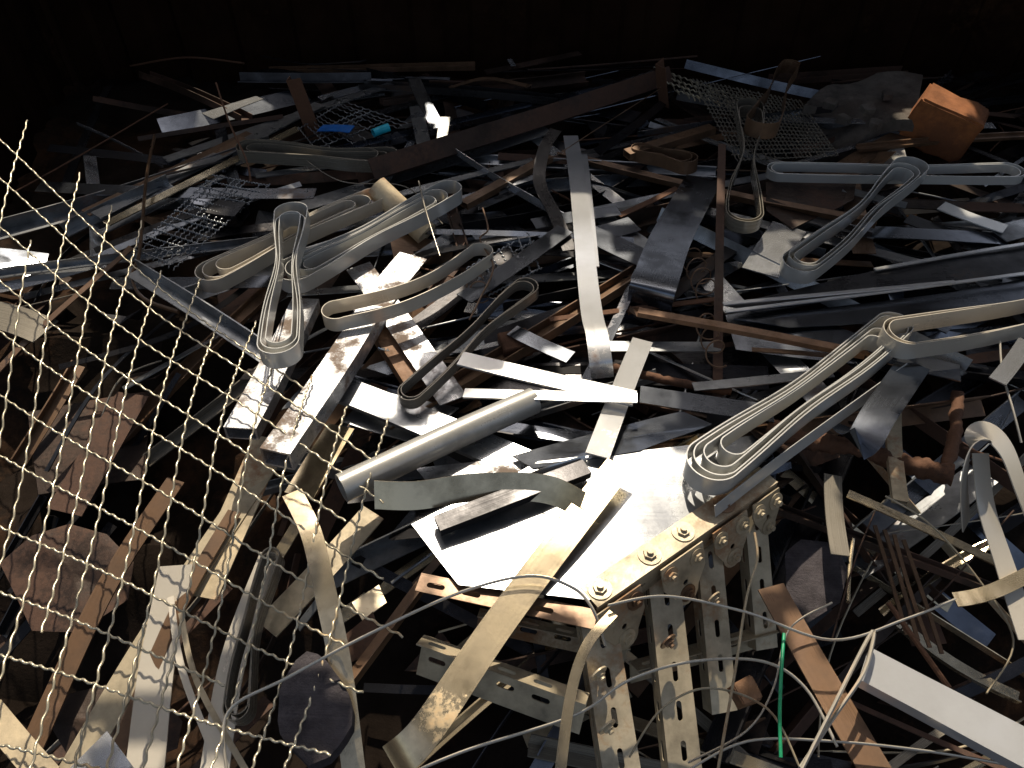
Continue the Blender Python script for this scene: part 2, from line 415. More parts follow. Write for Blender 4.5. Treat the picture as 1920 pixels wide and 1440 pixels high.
# ---------------- filler scrap ----------------
CN={'flat':'metal bar','strip':'metal strip','angle':'angle iron','channel':'metal channel','pipe':'pipe','rod':'metal rod','box':'square tube'}
def filler(n,region,kinds,up=0.,upr=0.):
    for _ in range(n):
        x=R(region[0],region[1]); y=R(region[2],region[3])
        kind,name,mats,l0,l1,w0,w1=random.choice(kinds)
        L=R(l0,l1); an=random.choice([R(0,3.14),R(.1,.8),R(.1,.8),R(2.3,3.0),R(-.3,.3)])
        if y<1.8 and x<-.45: an=R(.7,1.4)
        dx,dy=math.cos(an)*L/2,math.sin(an)*L/2
        ax,ay,bx,by=x-dx,y-dy,x+dx,y+dy
        if min(ax,bx)<-2.0 and max(ay,by)>2.3: continue
        if max(ay,by)>3.85: continue
        lf=R(-.03,.05)
        za=max(surf(ax,ay),-.45)+lf+R(-.02,.05); zb=max(surf(bx,by),-.45)+lf+R(-.02,.05)
        lim=.01; e=R(0,upr)
        za=min(za,lim)+up+e*R(0,1.4);zb=min(zb,lim)+up+e*R(0,1.4)
        mk=random.choice(mats)
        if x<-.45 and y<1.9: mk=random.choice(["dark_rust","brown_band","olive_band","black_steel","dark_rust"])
        if y>3.0 and mk in("bright_steel","speckled_zinc","grey_band","galvanised"): mk=random.choice(["black_steel","dark_rust","blue_steel"])  # far pieces swapped to dark materials, painting the fade into darkness
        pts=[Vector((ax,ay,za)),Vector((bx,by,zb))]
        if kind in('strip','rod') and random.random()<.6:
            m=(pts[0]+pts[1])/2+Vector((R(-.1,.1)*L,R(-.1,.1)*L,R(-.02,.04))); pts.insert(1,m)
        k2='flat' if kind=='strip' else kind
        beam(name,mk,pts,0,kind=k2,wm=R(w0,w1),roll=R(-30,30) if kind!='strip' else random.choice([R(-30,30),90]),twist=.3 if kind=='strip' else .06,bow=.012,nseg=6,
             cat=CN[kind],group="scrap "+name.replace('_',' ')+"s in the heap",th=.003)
DK=["black_steel","blue_steel","galvanised","black_steel","blue_steel","dark_rust","dark_rust","galvanised","brown_band"]
WM=["khaki_paint","dark_rust","olive_band","warm_light_steel","black_steel","brown_band","dark_rust","black_steel"]  # warm set for the near heap: golden light put into the materials
kf=[('flat','flat_bar',DK+["bright_steel"],.4,1.3,.03,.08),('flat','flat_bar',DK,.25,.7,.04,.11),('strip','metal_strip',DK+["grey_band","olive_band"],.3,1.1,.015,.05),
    ('angle','angle_iron',DK,.4,1.3,.025,.06),('channel','metal_channel',DK,.4,1.3,.03,.07),('rod','steel_rod',["rusty_iron","galvanised","dark_rust"],.3,.9,.004,.01)]
kn=[('flat','flat_bar',WM,.25,.7,.02,.05),('strip','metal_strip',WM,.25,.9,.015,.035),('angle','angle_iron',WM,.25,.7,.02,.04),('rod','steel_rod',["dark_rust","khaki_paint","olive_band"],.2,.8,.003,.007)]
ks=[('strip','metal_strip',["bright_steel","galvanised","blue_steel","black_steel","grey_band","blue_steel"],.4,1.0,.012,.035),('flat','flat_bar',["galvanised","blue_steel","bright_steel","black_steel"],.4,1.1,.02,.05)]
filler(230,(-2.6,2.6,1.55,3.85),kf,0,.07)
filler(70,(-.5,1.5,1.0,1.8),kf)
filler(20,(-1.5,-.4,.6,1.6),kn)
filler(60,(-.3,1.4,.35,1.2),kn)
filler(75,(-1.7,2.3,1.6,3.2),ks,.02,.05)
def offcut(x,y,mk,s,dz=0):
    z=min(surf(x,y)+R(-.01,.04),0)+dz
    n=random.choice([4,4,5,3]); a0=R(0,6); el_=R(.4,1); pts=[]
    for i in range(n):
        a=a0+6.283*i/n+R(-.25,.25); p=Vector((x+math.cos(a)*s,y+math.sin(a)*s*el_,z+R(-.05,.05))); q=proj(p); pts.append((q.x,q.y,p.z))
    sheet("sheet_offcut",mk,pts,group="scrap sheet offcuts in the heap",cat="metal sheet",label=f"{M[mk][1]} sheet metal offcut wedged in scrap heap")
for _ in range(50): offcut(R(-1.8,2.3),R(1.6,3.2),random.choice(DK),R(.06,.16),R(0,.04))
for _ in range(14): offcut(R(-.4,1.3),R(.4,1.4),random.choice(["dark_rust","black_steel","dark_rust"]),R(.05,.12))
# ---------------- measured pieces ----------------
b=beam
b("channel_beam","dark_rust",[(690,345,.04),(1240,165,.01)],44,'channel',roll=-35,cat="metal beam",label="long dark brown channel beam across the heap")
b("channel_beam","blue_steel",[(600,300,.05),(1200,158,.04)],14,'channel',cat="metal beam",label="long thin steel beam catching pale light")
b("flat_bar","galvanised",[(720,325,.07),(1220,150,.04)],6,cat="metal bar",label="thin pale bar along a dark beam")
for a_,c_,w_,mk in [((180,405,.05),(600,195,.06),18,"galvanised"),((200,420,.06),(560,240,.06),12,"warm_light_steel"),((160,400,.04),(470,250,.05),16,"brown_band"),((310,300,.04),(735,158,.05),14,"galvanised"),((330,330,.03),(640,180,.03),18,"blue_steel"),((250,380,.04),(460,260,.06),16,"brown_band"),((600,185,.03),(745,150,.03),14,"bright_steel"),((640,230,.04),(900,160,.04),12,"blue_steel"),((860,230,.04),(1190,160,.05),10,"bright_steel"),((1000,215,.04),(1230,135,.04),12,"galvanised"),((690,380,.06),(1000,300,.06),10,"galvanised"),((700,420,.06),(1010,330,.06),10,"blue_steel"),((480,330,.05),(700,300,.06),10,"galvanised"),((560,200,.03),(720,175,.03),8,"bright_steel"),((1040,180,.03),(1220,160,.03),8,"galvanised"),((180,440,.03),(420,330,.05),10,"galvanised")]:
    b("flat_bar",mk,[a_,c_],w_,label=f"long {M[mk][1]} flat bar across the heap",cat="metal bar")
b("square_tube","brown_band",[(870,385,.06),(1030,295,.07)],13,'box',cat="square tube",label="long brownish square tube poking from heap")
b("flat_bar","blue_steel",[(775,145,.14),(822,240,.07)],24,cat="metal bar",label="bluish flat bar leaning up out of heap")
b("flat_bar","galvanised",[(780,200,.09),(800,290,.07)],26,cat="metal bar",label="perforated looking zinc flat bar standing in heap")
b("flat_bar","grey_band",[(835,220,.11),(828,280,.08)],20,cat="metal bar",label="short pale grey flat bar end in heap")
sheet("sheet_offcut","bright_steel",[(378,212,.06),(480,182,.06),(495,188,.06),(400,222,.06)],cat="metal sheet",label="small bright white metal sheet offcut")
b("rusty_post","rusty_iron",[(550,150,.25),(592,262,.0)],26,'angle',cat="metal post",label="rusty brown angle post leaning in heap")
b("rusty_post","rusty_iron",[(1238,125,.2),(1245,200,.0)],18,'angle',cat="metal post",label="short rusty angle post against the wall")
wire("rusty_rod","rusty_iron",[(405,155,.3),(430,230,.2),(462,300,.12),(470,340,.08)],.004,cat="metal rod",label="thin bent rusty rod sticking up")
wire("flat_wire","brown_band",[(290,255,.12),(275,330,.1),(262,470,.08),(248,520,.08),(270,560,.08),(335,585,.08)],.005,1.8,cat="wire",label="thin brownish flat wire bent around heap edge")
b("steel_shim","bright_steel",[(955,112,.05),(962,122,.05)],8,cat="metal bar",label="tiny bright steel end catching light")
b("blue_sheet","blue_plastic",[(600,240,.09),(660,243,.10)],15,cat="plastic sheet",label="bright blue plastic strip in the heap")
b("cyan_bottle","cyan_plastic",[(700,250,.10),(730,238,.11)],9,'pipe',cat="plastic tube",label="small cyan plastic tube end")
def block(name,mk,p,dx,dy,dz,rot,label,cat,tilt=.2,rg=.18,roll=0.):
    bm=bmesh.new(); bmesh.ops.create_cube(bm,size=1); bmesh.ops.scale(bm,vec=(dx,dy,dz),verts=bm.verts)
    bmesh.ops.bevel(bm,geom=bm.edges[:],offset=min(dx,dy,dz)*.06,segments=2,affect='EDGES')
    bmesh.ops.subdivide_edges(bm,edges=bm.edges[:],cuts=3,use_grid_fill=True)
    Rm=Matrix.Rotation(rot,3,'Z')@Matrix.Rotation(tilt,3,'X')@Matrix.Rotation(roll,3,'Y')
    VV=[]
    for v in bm.verts:
        q=v.co+v.co.normalized()*noise.noise(v.co*14+Vector((dx,0,0)))*min(dx,dy,dz)*rg
        VV.append(p+Rm@q)
    FF=[tuple(v.index for v in f.verts) for f in bm.faces]; bm.free()
    return finish(name,VV,FF,mk,None,label=label,cat=cat)
block("brick","brick_card",P(1768,232,.11),.26,.14,.20,-.6,"orange brown brick block perched on the heap","brick",.15,.09,.22)
sheet("concrete_slab","concrete",[(1500,200,.06),(1560,165,.08),(1640,150,.10),(1725,160,.10),(1710,250,.07),(1650,255,.04),(1600,270,.04),(1540,262,.03)],th=.05,warp=.06,cat="concrete",label="broken crumbling grey concrete slab with pebbles")
for u,v in ((1520,205),(1560,195),(1625,205),(1665,180),(1585,225),(1640,235)): block("concrete_lump","concrete",P(u,v,.13),.05,.04,.03,R(0,3),"small lump of crumbling grey concrete","concrete lump",R(-.3,.3),.5)
sheet("concrete_slab","dull_pipe",[(1615,270,.03),(1690,262,.05),(1705,305,.05),(1620,308,.03)],th=.03,cat="concrete",label="pale broken slab beside a brick")
lattice("wire_mesh","olive_band",[(1300,150,.12),(1500,190,.10),(1570,290,.07),(1380,300,.08)],26,18,.0022,.004,waves=1,cat="wire mesh",label="fine dark crimped wire mesh scrap in heap")
lattice("wire_mesh","galvanised",[(600,290,.07),(760,230,.08),(640,190,.08),(560,240,.07)],14,9,.0022,.005,drop=.3,waves=1,cat="wire mesh",label="torn dark crimped wire mesh remnant")
lattice("wire_mesh","mesh_wire",[(1230,130,.07),(1260,170,.07),(1400,210,.08),(1390,185,.08)],3,14,.003,.008,drop=.2,waves=1,cat="wire mesh",label="narrow twisted torn wire mesh remnant")
lattice("wire_mesh","galvanised",[(880,500,.08),(990,440,.08),(1010,500,.07),(920,550,.07)],6,4,.0028,.006,waves=2,cat="wire mesh",label="small torn grey crimped wire mesh piece")
lattice("wire_mesh","galvanised",[(250,470,.07),(400,330,.07),(500,350,.06),(330,500,.06)],12,8,.0022,.006,drop=.15,waves=2,cat="wire mesh",label="dark crimped wire mesh lying under loops")
b("cream_post","cream_paint",[(705,350,.15),(800,440,.03)],36,'pipe',hole=.42,cat="pipe",label="cream painted pipe stub with dark open end")
b("metal_block","black_steel",[(400,395,.05),(455,403,.05)],28,'box',ratio=.5,cat="metal block",label="short dark square metal block")
b("bright_strip","satin_steel",[(1070,255,.05),(1085,350,.08),(1108,560,.16),(1122,630,.175),(1128,680,.15),(1130,708,.09)],42,'strip',th=.003,cat="metal strip",label="long bright steel strip with curled lower end")
b("flat_bar","satin_steel",[(1092,290,.05),(1112,500,.13)],20,cat="metal bar",label="narrow bright flat bar behind a steel strip")
b("black_strip","black_steel",[(1042,243,.18),(1020,280,.16),(1012,340,.12),(1040,400,.1),(1068,470,.08)],24,'strip',th=.003,cat="metal strip",label="curved black steel strip standing up")
b("wide_strip","blue_steel",[(1320,335,.06),(1262,440,.13),(1232,520,.17),(1222,550,.15),(1218,572,.08)],84,'strip',th=.003,cat="metal strip",label="wide dark blue steel strip with curled end")
b("flat_plate","bright_steel",[(1480,425,.07),(1425,512,.07)],66,cat="metal plate",label="bright rectangular steel plate offcut")
sheet("rusty_plate","dark_rust",[(1435,345,.07),(1605,338,.07),(1600,375,.07),(1485,432,.07),(1437,395,.07)],cat="metal plate",label="dark rusty cut steel plate")
b("rusty_flat","dark_rust",[(1354,270,.2),(1345,745,.02)],16,th=.004,cat="metal bar",label="long thin rusty flat bar standing up")
b("rusty_flat","rusty_iron",[(1160,405,.07),(1270,352,.07)],9,cat="metal bar",label="short rusty red flat bar")
b("brown_flat","brown_band",[(1175,290,.1),(1335,243,.1)],13,'box',cat="metal bar",label="brown rectangular bar resting on loops")
b("long_batten","orange_wood",[(1180,582,.12),(1400,620,.12),(1640,668,.13)],11,'box',cat="wood batten",label="long thin orange brown batten across heap")
b("rusty_flat","brown_band",[(1410,655,.1),(1560,668,.1)],7,cat="metal bar",label="thin brown flat bar under the batten")
sheet("black_sheet","black_steel",[(1356,572,.10),(1640,508,.10),(1960,455,.10),(1960,505,.10),(1700,540,.10),(1420,584,.10)],warp=.004,cat="metal sheet",label="long tapering black steel sheet")
sheet("black_sheet","blue_steel",[(1375,598,.08),(1780,550,.08),(1960,515,.08),(1960,570,.08),(1700,600,.08),(1480,615,.08)],warp=.004,cat="metal sheet",label="long tapering dark steel sheet")
for a_,c_ in [((1356,570,.108),(1790,528,.112)),((1360,584,.10),(1960,508,.11)),((1640,505,.11),(1960,452,.112))]:
    b("edge_highlight","satin_steel",[a_,c_],5,cat="metal strip",label="thin bright strip added as the lit edge of a sheet")  # sheet edge highlights put in as separate bright strips
sheet("dark_plate","blue_steel",[(1360,590,.06),(1480,580,.06),(1660,650,.06),(1640,690,.05),(1380,655,.05)],cat="metal plate",label="bluish dark steel sheet plate")
for a_,c_,w_,mk in [((1560,432,.07),(1885,448,.07),22,"blue_steel"),((1765,385,.09),(1885,430,.09),20,"grey_band"),((1870,440,.08),(1960,418,.08),34,"galvanised"),((1640,380,.06),(1920,390,.06),18,"dark_rust"),((1700,410,.06),(1880,470,.06),22,"black_steel"),((1115,440,.07),(1190,420,.07),30,"blue_steel"),((1000,420,.07),(1160,395,.07),20,"blue_steel"),((870,560,.09),(1060,430,.10),28,"blue_steel"),((1120,400,.05),(1220,470,.06),28,"galvanised"),((780,610,.06),(960,470,.08),26,"black_steel"),((1030,600,.06),(1350,560,.06),8,"rusty_iron"),((960,620,.07),(1070,670,.07),24,"blue_steel"),((1130,650,.05),(1350,650,.05),18,"galvanised"),((1200,740,.08),(1450,775,.07),32,"blue_steel"),((1300,725,.06),(1560,700,.06),16,"galvanised"),((1760,620,.07),(1830,550,.07),28,"blue_steel"),((1090,430,.08),(1240,500,.08),34,"blue_steel"),((1490,400,.07),(1640,440,.07),20,"galvanised"),((1580,355,.07),(1700,385,.07),14,"galvanised"),((1380,460,.05),(1200,600,.05),24,"black_steel"),((1560,640,.07),(1800,700,.07),30,"blue_steel"),((600,430,.05),(760,400,.05),24,"blue_steel")]:
    b("flat_bar",mk,[a_,c_],w_,cat="metal bar",label=f"{M[mk][1]} flat bar offcut on the heap")
b("flat_bar","satin_steel",[(863,672,.13),(1190,748,.13)],27,th=.006,cat="metal bar",label="bright steel flat bar lying across strips")
b("flat_bar","satin_steel",[(870,738,.11),(1195,746,.15)],17,th=.005,cat="metal bar",label="narrow bright steel flat bar under another")
b("flat_bar","satin_steel",[(1205,638,.08),(1120,855,.13)],42,cat="metal bar",label="bright flat bar end overlapping strip")
b("long_strip","warm_light_steel",[(1162,872,.15),(1060,1005,.14),(930,1180,.11),(800,1370,.08),(735,1430,.02)],60,'strip',th=.002,cat="metal strip",label="long bright warm-light tinted steel strip crossing the heap")
b("steel_pipe","dull_pipe",[(1000,752,.10),(640,915,.12)],42,'pipe',cat="pipe",label="dull pale steel pipe lying on scrap")
b("square_tube","speckled_zinc",[(700,585,.10),(520,862,.14)],48,'box',ratio=.7,cat="square tube",label="sunlit weathered square tube with rusty face")
b("square_tube","speckled_zinc",[(575,570,.06),(452,812,.12)],50,'box',ratio=.45,cat="square tube",label="flat rectangular tube with open end in sun")
b("zinc_plate","speckled_zinc",[(672,500,.08),(850,750,.06)],48,cat="metal plate",label="speckled zinc flat plate sloping down")
b("zinc_plate","speckled_zinc",[(775,480,.09),(690,590,.08)],50,cat="metal plate",label="short speckled zinc plate crossing another")
b("orange_tube","orange_wood",[(700,600,.03),(780,720,.03)],40,'box',cat="wood",label="orange brown wooden block under plates")
b("steel_grate","galvanised",[(640,730,.06),(980,870,.06)],52,th=.012,cat="metal plate",label="thick grey ribbed steel plank")
b("angle_iron","galvanised",[(250,512,.09),(500,672,.1)],26,'angle',cat="angle iron",label="dark grey angle iron along the mesh edge")
b("metal_strip","warm_light_steel",[(548,925,.1),(585,1000,.1),(612,1110,.07),(640,1250,.0),(665,1460,-.1)],42,'strip',twist=.01,cat="metal strip",label="shiny curved steel strip hanging down into heap")
b("wavy_strip","warm_light_steel",[(702,927,.14),(780,928,.15),(880,914,.15),(980,912,.15),(1040,922,.15),(1090,948,.15)],0,wdir=(0,.6,.8),wm=.066,th=.002,cat="metal strip",label="shiny wavy steel strip standing on edge")
b("wavy_strip","bright_steel",[(850,975,.12),(900,950,.12),(1000,895,.13),(1100,865,.13)],0,wdir=(0,.6,.8),wm=.035,th=.002,cat="metal strip",label="bright curved steel strip on its edge")
b("flat_block","black_steel",[(820,985,.13),(1100,880,.13)],30,'box',ratio=.5,cat="square tube",label="black rectangular tube lying on bright sheet")
for pl,mk,l in [([(960,855,.09),(1280,772,.07),(1335,795,.07),(1200,850,.1),(1000,880,.1)],"blue_steel","curved bluish sheet metal offcut"),
  ([(780,880,.05),(980,860,.07),(1000,900,.07),(820,930,.06)],"speckled_zinc","speckled grey sheet metal offcut"),
  ([(700,730,.03),(860,760,.04),(780,830,.04),(640,790,.03)],"galvanised","grey sheet metal offcut under pipe")]:
    sheet("sheet_offcut",mk,pl,cat="metal sheet",label=l)
wire("rusty_bar","rusty_iron",[(1440,800,.03),(1530,830,.04),(1600,838,.05),(1700,872,.05),(1785,892,.06)],.024,cat="metal bar",n=16,rad=.45,sides=14,label="thick crooked heavily rusted iron bar")
wire("rusty_bar","rusty_iron",[(1770,885,.05),(1790,820,.04),(1795,740,.02)],.016,cat="metal bar",n=16,rad=.45,sides=12,label="crooked rusty bar joining a thicker bar")
wire("rusty_bar","rusty_iron",[(1150,690,.04),(1260,715,.05),(1370,735,.04)],.012,cat="metal bar",n=14,rad=.4,sides=10,label="crooked heavily rusted iron bar")
block("rust_lump","rusty_iron",P(965,645,.04),.09,.07,.05,.3,"small lump of rusty iron","iron lump")
def coil(u,v,z,r,n,adv,l):
    c=P(u,v,z); pts=[]
    for i in range(n*10):
        a=i*.628; pts.append(c+Vector((math.cos(a)*r+adv[0]*i,math.sin(a)*r*.5+adv[1]*i,math.sin(a)*r*.8)))
    wire("wire_coil","brown_band",pts,.0025,n=2,cat="wire",label=l)
coil(1295,480,.07,.035,4,(.0005,-.0055),"loose brown coil of thick wire")
coil(1320,600,.07,.03,3,(.0003,-.006),"loose brown coil of thick wire")
coil(885,520,.08,.03,3,(.001,-.003),"small brown wire coil among strips")
# ---- coated band loops ----
LP=dict(cat="metal band",group="folded coated metal band loops")
loop("band_loop","beige_band",(405,515,.12),(700,375,.12),34,24,3,label="beige grey coated band folded in long loop",**LP)
loop("band_loop","grey_band",(560,515,.13),(840,365,.14),38,26,4,label="long nested grey band loops on the heap",**LP)
loop("band_loop","grey_band",(525,650,.21),(548,405,.18),38,30,3,pinch=.35,label="nested beige band loop draped over others",**LP)
loop("band_loop","beige_band",(634,590,.16),(900,480,.16),28,24,1,pinch=.1,curve=-.05,h=.045,label="single curved beige band loop",**LP)
loop("band_loop","olive_band",(772,740,.10),(985,545,.13),24,24,2,pinch=.35,h=.035,label="narrow olive band loop",**LP)
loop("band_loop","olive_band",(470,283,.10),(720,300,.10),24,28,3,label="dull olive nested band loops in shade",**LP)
loop("band_loop","grey_band",(1500,498,.14),(1705,318,.15),34,30,3,pinch=.35,label="nested grey band loop lying on scrap",**LP)
loop("band_loop","grey_band",(1460,322,.10),(1890,325,.11),22,26,2,pinch=.1,h=.035,label="long pale grey band loop stretched across",**LP)
loop("band_loop","grey_band",(1335,872,.17),(1672,618,.17),50,32,4,pinch=.15,h=.055,th=.003,label="large nested beige band loop in sun",**LP)
loop("band_loop","beige_band",(1690,635,.20),(2080,560,.20),38,38,2,pinch=.1,h=.055,label="beige band loop crossing over another loop",**LP)
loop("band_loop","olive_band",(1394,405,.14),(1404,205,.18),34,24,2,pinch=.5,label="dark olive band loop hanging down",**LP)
loop("band_loop","brown_band",(1285,305,.12),(1200,285,.1),22,16,2,label="brown band loop partly buried",**LP)
loop("band_loop","brown_band",(1428,235,.2),(1480,130,.15),30,16,1,h=.06,label="brown band loop standing high on heap",**LP)
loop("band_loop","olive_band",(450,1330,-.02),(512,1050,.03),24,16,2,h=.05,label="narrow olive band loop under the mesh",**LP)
b("band_strip","grey_band",[(1340,960,.13),(1480,850,.14),(1700,690,.15)],0,wdir=(.1,.4,.9),wm=.035,th=.002,cat="metal band",label="straight beige band edge beside loop")
b("curled_strip","blue_steel",[(1575,795,.1),(1610,830,.14),(1650,770,.17),(1715,680,.16)],62,'strip',th=.002,cat="metal strip",label="curled shiny black steel strip")
b("arched_band","beige_band",[(1812,985,.12),(1808,900,.22),(1822,835,.28),(1850,812,.29),(1885,845,.27),(1915,920,.22),(1950,1010,.15)],0,wdir=(.55,.8,.1),wm=.055,th=.0025,twist=0,cat="metal band",label="arched beige band bent over itself")
b("arched_band","beige_band",[(1838,850,.25),(1850,950,.18),(1885,1060,.12),(1930,1200,.08)],0,wdir=(.8,.5,.1),wm=.045,th=.0025,twist=0,cat="metal band",label="beige band strip dropping from the arch")
# ---- right lower ----
b("metal_plate","brown_band",[(1445,1100,.02),(1650,1460,.0)],52,cat="metal plate",label="brown worn flat plate leaning")
b("wide_tube","satin_steel",[(1620,1250,.08),(1960,1430,.08)],66,'box',ratio=.35,cat="metal plate",label="bright sunlit wide rectangular tube")
b("metal_strip","warm_light_steel",[(1790,1125,.1),(1860,1105,.12),(1960,1060,.12)],30,'strip',cat="metal strip",label="glaring sunlit steel strip end")
b("metal_strip","bright_steel",[(1925,640,.2),(1870,715,.2)],34,'strip',cat="metal strip",label="bright steel strip corner")
b("cream_bar","cream_paint",[(1675,775,.08),(1688,942,.06)],28,'box',ratio=.4,cat="metal bar",label="chipped cream and orange painted bar")
b("metal_plate","olive_band",[(1562,890,.04),(1575,1042,.02)],34,cat="metal plate",label="olive grey narrow plate hanging")
b("metal_strip","warm_light_steel",[(1590,925,.08),(1720,985,.08),(1890,1065,.08)],14,'strip',cat="metal strip",label="thin bright edged steel strip")
for i in range(4): b("thin_stick","brown_band",[(1640+i*18,985+i*9,-.05),(1700+i*22,1190+i*12,-.12)],7,cat="metal rod",label="thin brown stick in a loose bunch",group="thin sticks in a bunch")
b("metal_rod","warm_light_steel",[(1600,1010,.0),(1590,1130,.02)],8,'rod',cat="metal rod",label="short bright steel rod end")
b("metal_rod","rusty_iron",[(1665,1130,.0),(1780,1290,-.02)],9,'rod',cat="metal rod",label="rusty steel rod in heap")
# ---- wires ----
W=lambda mk,pts,r,l,f=1.5: wire("loose_wire",mk,pts,r*.95,f,cat="wire",label=l)
W("beige_band",[(425,1450,.0),(428,1335,.05),(540,1270,.08),(700,1185,.1),(860,1112,.13),(990,1080,.15),(1070,1100,.16),(1110,1140,.16),(1135,1210,.1)],.003,"long cream flat cord looping over scrap")
W("beige_band",[(770,1450,.1),(880,1405,.1),(1080,1340,.08),(1180,1275,.08),(1300,1240,.08),(1430,1240,.06),(1510,1290,.05),(1570,1400,.05)],.0028,"pale wire looping over the rack")
W("beige_band",[(1140,1135,.17),(1250,1118,.15),(1400,1148,.12),(1560,1200,.1),(1700,1160,.1),(1800,1120,.1)],.0026,"cream wire running sideways over heap")
W("khaki_paint",[(1345,1450,.0),(1378,1260,.1),(1400,1120,.12),(1420,1050,.12),(1415,1000,.1)],.003,"khaki wire standing upright")
wire("green_wire","green_plastic",[(1470,1188,.08),(1465,1260,.08),(1462,1340,.07),(1464,1420,.05)],.0036,cat="wire",label="short bright green plastic wire")
W("beige_band",[(1875,640,.2),(1880,700,.18),(1900,770,.16),(1915,830,.12)],.0026,"thin pale wire hanging down")
W("beige_band",[(1500,1450,.1),(1560,1330,.12),(1635,1185,.13),(1620,1260,.12),(1560,1350,.1),(1500,1440,.08)],.004,"bright cream folded cord",2.4)
W("khaki_paint",[(1660,930,.1),(1740,980,.1),(1830,1080,.08),(1900,1200,.05),(1850,1300,.05)],.002,"thin olive wire arc")
W("beige_band",[(1280,1450,.0),(1400,1390,.03),(1560,1390,.04),(1750,1410,.04),(1920,1440,.04)],.0025,"pale thin wire along the heap bottom")
W("beige_band",[(1290,1430,.0),(1400,1370,.03),(1450,1290,.04),(1480,1180,.06),(1560,1130,.08)],.0022,"pale thin wire curving up through heap")
W("khaki_paint",[(1180,1420,.0),(1240,1330,.05),(1330,1290,.06),(1440,1330,.05),(1500,1440,.05)],.0022,"khaki thin wire arching in heap")
W("dark_rust",[(1560,1200,.0),(1600,1060,.06),(1640,960,.08)],.002,"thin dark bent wire")
b("metal_strip","warm_light_steel",[(1050,1450,.1),(1070,1300,.13),(1100,1210,.15),(1150,1150,.15)],20,'strip',cat="metal strip",label="thin amber coloured bent strip")
wire("twisted_wire","olive_band",[(560,290,.1),(640,340,.1),(760,350,.1),(830,420,.12)],.002,cat="wire",label="thin dark wire over the loops")
wire("twisted_wire","brown_band",[(905,390,.16),(915,430,.16),(900,450,.16),(925,500,.16),(900,560,.14),(880,600,.12)],.003,cat="wire",label="twisted brown wire tie")
wire("twisted_wire","olive_band",[(785,340,.18),(800,400,.17),(825,480,.14)],.003,cat="wire",label="dark wire tie hanging over loops")
wire("long_wire","brown_band",[(1240,165,.1),(1130,235,.1),(1030,300,.12)],.002,cat="wire",label="thin taut brown wire")
# ---- left lower ----
for p0,w_,mk,k,l in [(((505,820,.0),(375,1120,-.08)),60,"cream_paint",'flat',"warm cream painted board under mesh"),
 (((500,870,-.02),(300,1170,-.08),(130,1460,-.12)),48,"khaki_paint",'strip',"long khaki painted plank under mesh"),
 (((700,960,.0),(500,1180,-.04)),46,"khaki_paint",'flat',"grimy khaki plank leaning"),
 (((800,1085,.0),(640,1300,-.05)),24,"brown_band",'angle',"brown angle iron sloping down"),
 (((330,1060,-.04),(290,1250,-.08),(270,1460,-.1)),66,"beige_band",'strip',"wide pale curving strip under mesh"),
 (((320,1120,-.05),(340,1260,-.06),(420,1460,-.08)),14,"beige_band",'strip',"thin pale curving strip under mesh"),
 (((340,1150,-.05),(370,1280,-.06),(470,1460,-.08)),12,"khaki_paint",'strip',"thin khaki curving strip under mesh"),
 (((510,1040,0),(440,1230,-.05),(400,1460,-.08)),48,"beige_band",'strip',"pale curving strip under mesh beside loop"),
 (((440,960,-.03),(330,1150,-.06),(200,1460,-.12)),26,"brown_band",'strip',"long brown curving strip under mesh"),
 (((560,980,.0),(470,1130,-.04),(420,1300,-.08)),22,"warm_light_steel",'strip',"long golden curving strip under mesh"),
 (((330,900,-.1),(200,1100,-.15),(60,1400,-.2)),36,"brown_band",'strip',"broad brown strip sweeping under mesh"),
 (((250,740,-.1),(120,960,-.18)),60,"dark_rust",'flat',"broad dim brown board under mesh"),
 (((640,800,.02),(560,930,.02)),50,"warm_light_steel",'flat',"golden sunlit plate in shade edge"),
 (((-20,1330,-.1),(90,1460,-.1)),60,"cream_paint",'flat',"pale plank corner under mesh")]:
    b("scrap_board",mk,list(p0),w_,k,th=.004,twist=.05,cat="metal board",label=l)
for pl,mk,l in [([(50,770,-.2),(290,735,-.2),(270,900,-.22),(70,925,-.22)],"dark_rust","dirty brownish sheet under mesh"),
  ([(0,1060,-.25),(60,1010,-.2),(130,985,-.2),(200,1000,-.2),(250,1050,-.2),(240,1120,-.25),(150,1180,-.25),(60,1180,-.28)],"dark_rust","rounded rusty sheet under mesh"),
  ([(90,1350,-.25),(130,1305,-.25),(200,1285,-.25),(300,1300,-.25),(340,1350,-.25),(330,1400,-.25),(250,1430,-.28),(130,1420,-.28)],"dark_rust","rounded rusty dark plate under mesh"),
  ([(660,1130,-.05),(710,1095,-.05),(725,1130,-.05),(680,1165,-.05)],"khaki_paint","small khaki block like plate"),
  ([(640,1200,-.05),(700,1150,-.05),(720,1220,-.06),(650,1250,-.06)],"dark_rust","dark rusted plate piece"),
  ([(1470,1040,-.1),(1500,1015,-.1),(1560,1020,-.1),(1590,1070,-.1),(1575,1130,-.1),(1510,1170,-.12),(1475,1120,-.12)],"stone","dark pitted round plate beside rack"),
  ([(120,1450,0),(200,1370,0),(260,1450,0)],"bright_steel","bright sheet corner poking up")]:
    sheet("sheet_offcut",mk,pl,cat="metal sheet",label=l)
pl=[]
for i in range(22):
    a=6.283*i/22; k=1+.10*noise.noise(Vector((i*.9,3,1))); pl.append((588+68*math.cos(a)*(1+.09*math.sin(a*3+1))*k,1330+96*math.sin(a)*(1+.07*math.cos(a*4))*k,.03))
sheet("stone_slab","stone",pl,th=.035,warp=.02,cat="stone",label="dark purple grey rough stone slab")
block("wood_lump","orange_wood",P(1395,1300,-.1),.05,.05,.05,.4,"small orange brown wood block","wood")
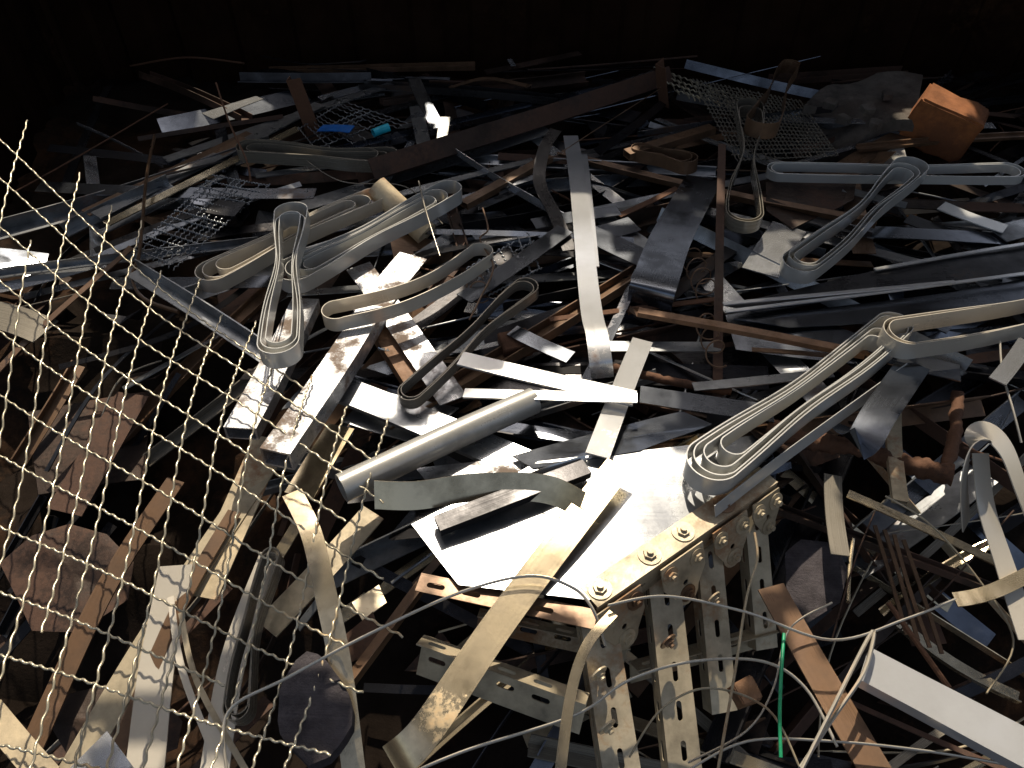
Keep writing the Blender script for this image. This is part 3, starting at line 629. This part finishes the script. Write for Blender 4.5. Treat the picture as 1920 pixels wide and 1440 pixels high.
# ---- big crimped mesh ----
lattice("wire_mesh","mesh_wire",[(-110,160,.50),(720,830,.14),(520,1500,.04),(-360,1330,.05)],15,10,.0027,.0048,ragged=1.8,
  zfun=lambda a,b_:-.10*math.sin(math.pi*a)*(1-b_)+.02*math.sin(b_*7)+.02*math.sin(a*9+b_*4),cat="wire mesh",label="large yellowish crimped wire mesh panel with ragged edges")
# ---------------- slotted angle rack ----------------
ZT=.10
R1=P(1120,1145,ZT); R2=P(1445,918,ZT); R0=P(790,1075,ZT-.01)
rack=bpy.data.objects.new("slotted_angle_rack",None); rack.location=P(1280,1300,-.45); COL.objects.link(rack)
rack["label"]="khaki slotted angle steel rack bolted with corner plates"; rack["category"]="metal rack"
bpy.context.view_layer.update()
rd=(R2-R1).normalized(); out=rd.cross(Z).normalized()
if out.y>0: out=-out
up4=Z*.012
slotted("rail","khaki_paint",R1+up4,R2+rd*.02+up4,-out,.056,rack,h=.08,holes_on=(0,1),th=.004)
slotted("rail","brown_band",R0,R1,-Z,.05,rack)
lo=(rd+out*.25)
for (u0,v0,z0),(u1,v1,z1),wd_ in [((1088,1165,.04),(1135,1480,-.12),.08),((1215,1085,.04),(1255,1460,-.16),.074),((1305,1020,.03),(1335,1340,-.22),.064),((1395,950,.03),(1418,1220,-.2),.058)]:
    slotted("leg","khaki_paint",P(u0,v0,z0),P(u1,v1,z1),lo,wd_,rack)
for (a_,c_,w_) in [((795,1190,.0),(1105,1300,.0),.095),((900,1140,-.05),(1180,1200,-.08),.055),((1180,1240,-.15),(1440,1170,-.2),.055)]:
    slotted("cross_rail","khaki_paint",P(*a_),P(*c_),Vector((0,-.6,-.8)),w_,rack,label="slotted cross rail")
def gusset(s,wd_,hd):
    ol=[(-wd_/2,0),(wd_/2,0),(wd_/2,-hd*.45)]
    for i in range(9):
        a=-math.pi*i/8; ol.append((wd_*.28*math.cos(a),-hd+wd_*.28+wd_*.28*math.sin(a)))
    ol.append((-wd_/2,-hd*.45))
    v,f=plate_geo(ol,[slot(0,-hd*.55,.015,.014)],.003)
    tl=Z*.93-out*.36
    c=R1+rd*s+out*.009+Z*.006
    nn=rd.cross(tl).normalized()
    if nn.dot(out)<0: nn=-nn
    finish("corner_plate",[c+rd*q.x+tl*q.y+nn*q.z for q in v],f,"khaki_paint",None,ang=30,parent=rack)
    for dx,dz in ((-wd_*.32,-.03),(wd_*.32,-.03),(0,-hd+wd_*.26)): bolt(c+rd*dx+tl*dz+nn*.002,nn,rack,.009)
gusset(.05,.12,.14); gusset(.23,.125,.14); gusset(.38,.11,.13); gusset(.50,.09,.11)
shelf=sheet("shelf_panel","shelf_zinc",[(772,985,ZT),(860,1098,ZT+.002),(1105,1130,ZT+.002),(1435,912,ZT+.002),(1340,835,ZT+.002),(1010,865,ZT)],warp=.008,th=.002)
mw=shelf.location.copy()
for k_ in ("label","category"): 
    if k_ in shelf: del shelf[k_]
shelf.parent=rack; shelf.location=mw-rack.location
for s_ in (.03,.17,.27,.40): bolt(R1+rd*s_-out*.030+Z*.0145,Z,rack,.0105)
for (u,v,z) in [(1120,1260,.02),(1136,1360,-.03),(1250,1200,.02),(1335,1120,.0)]: bolt(P(u,v,z)+out*.003,out,rack,.009)
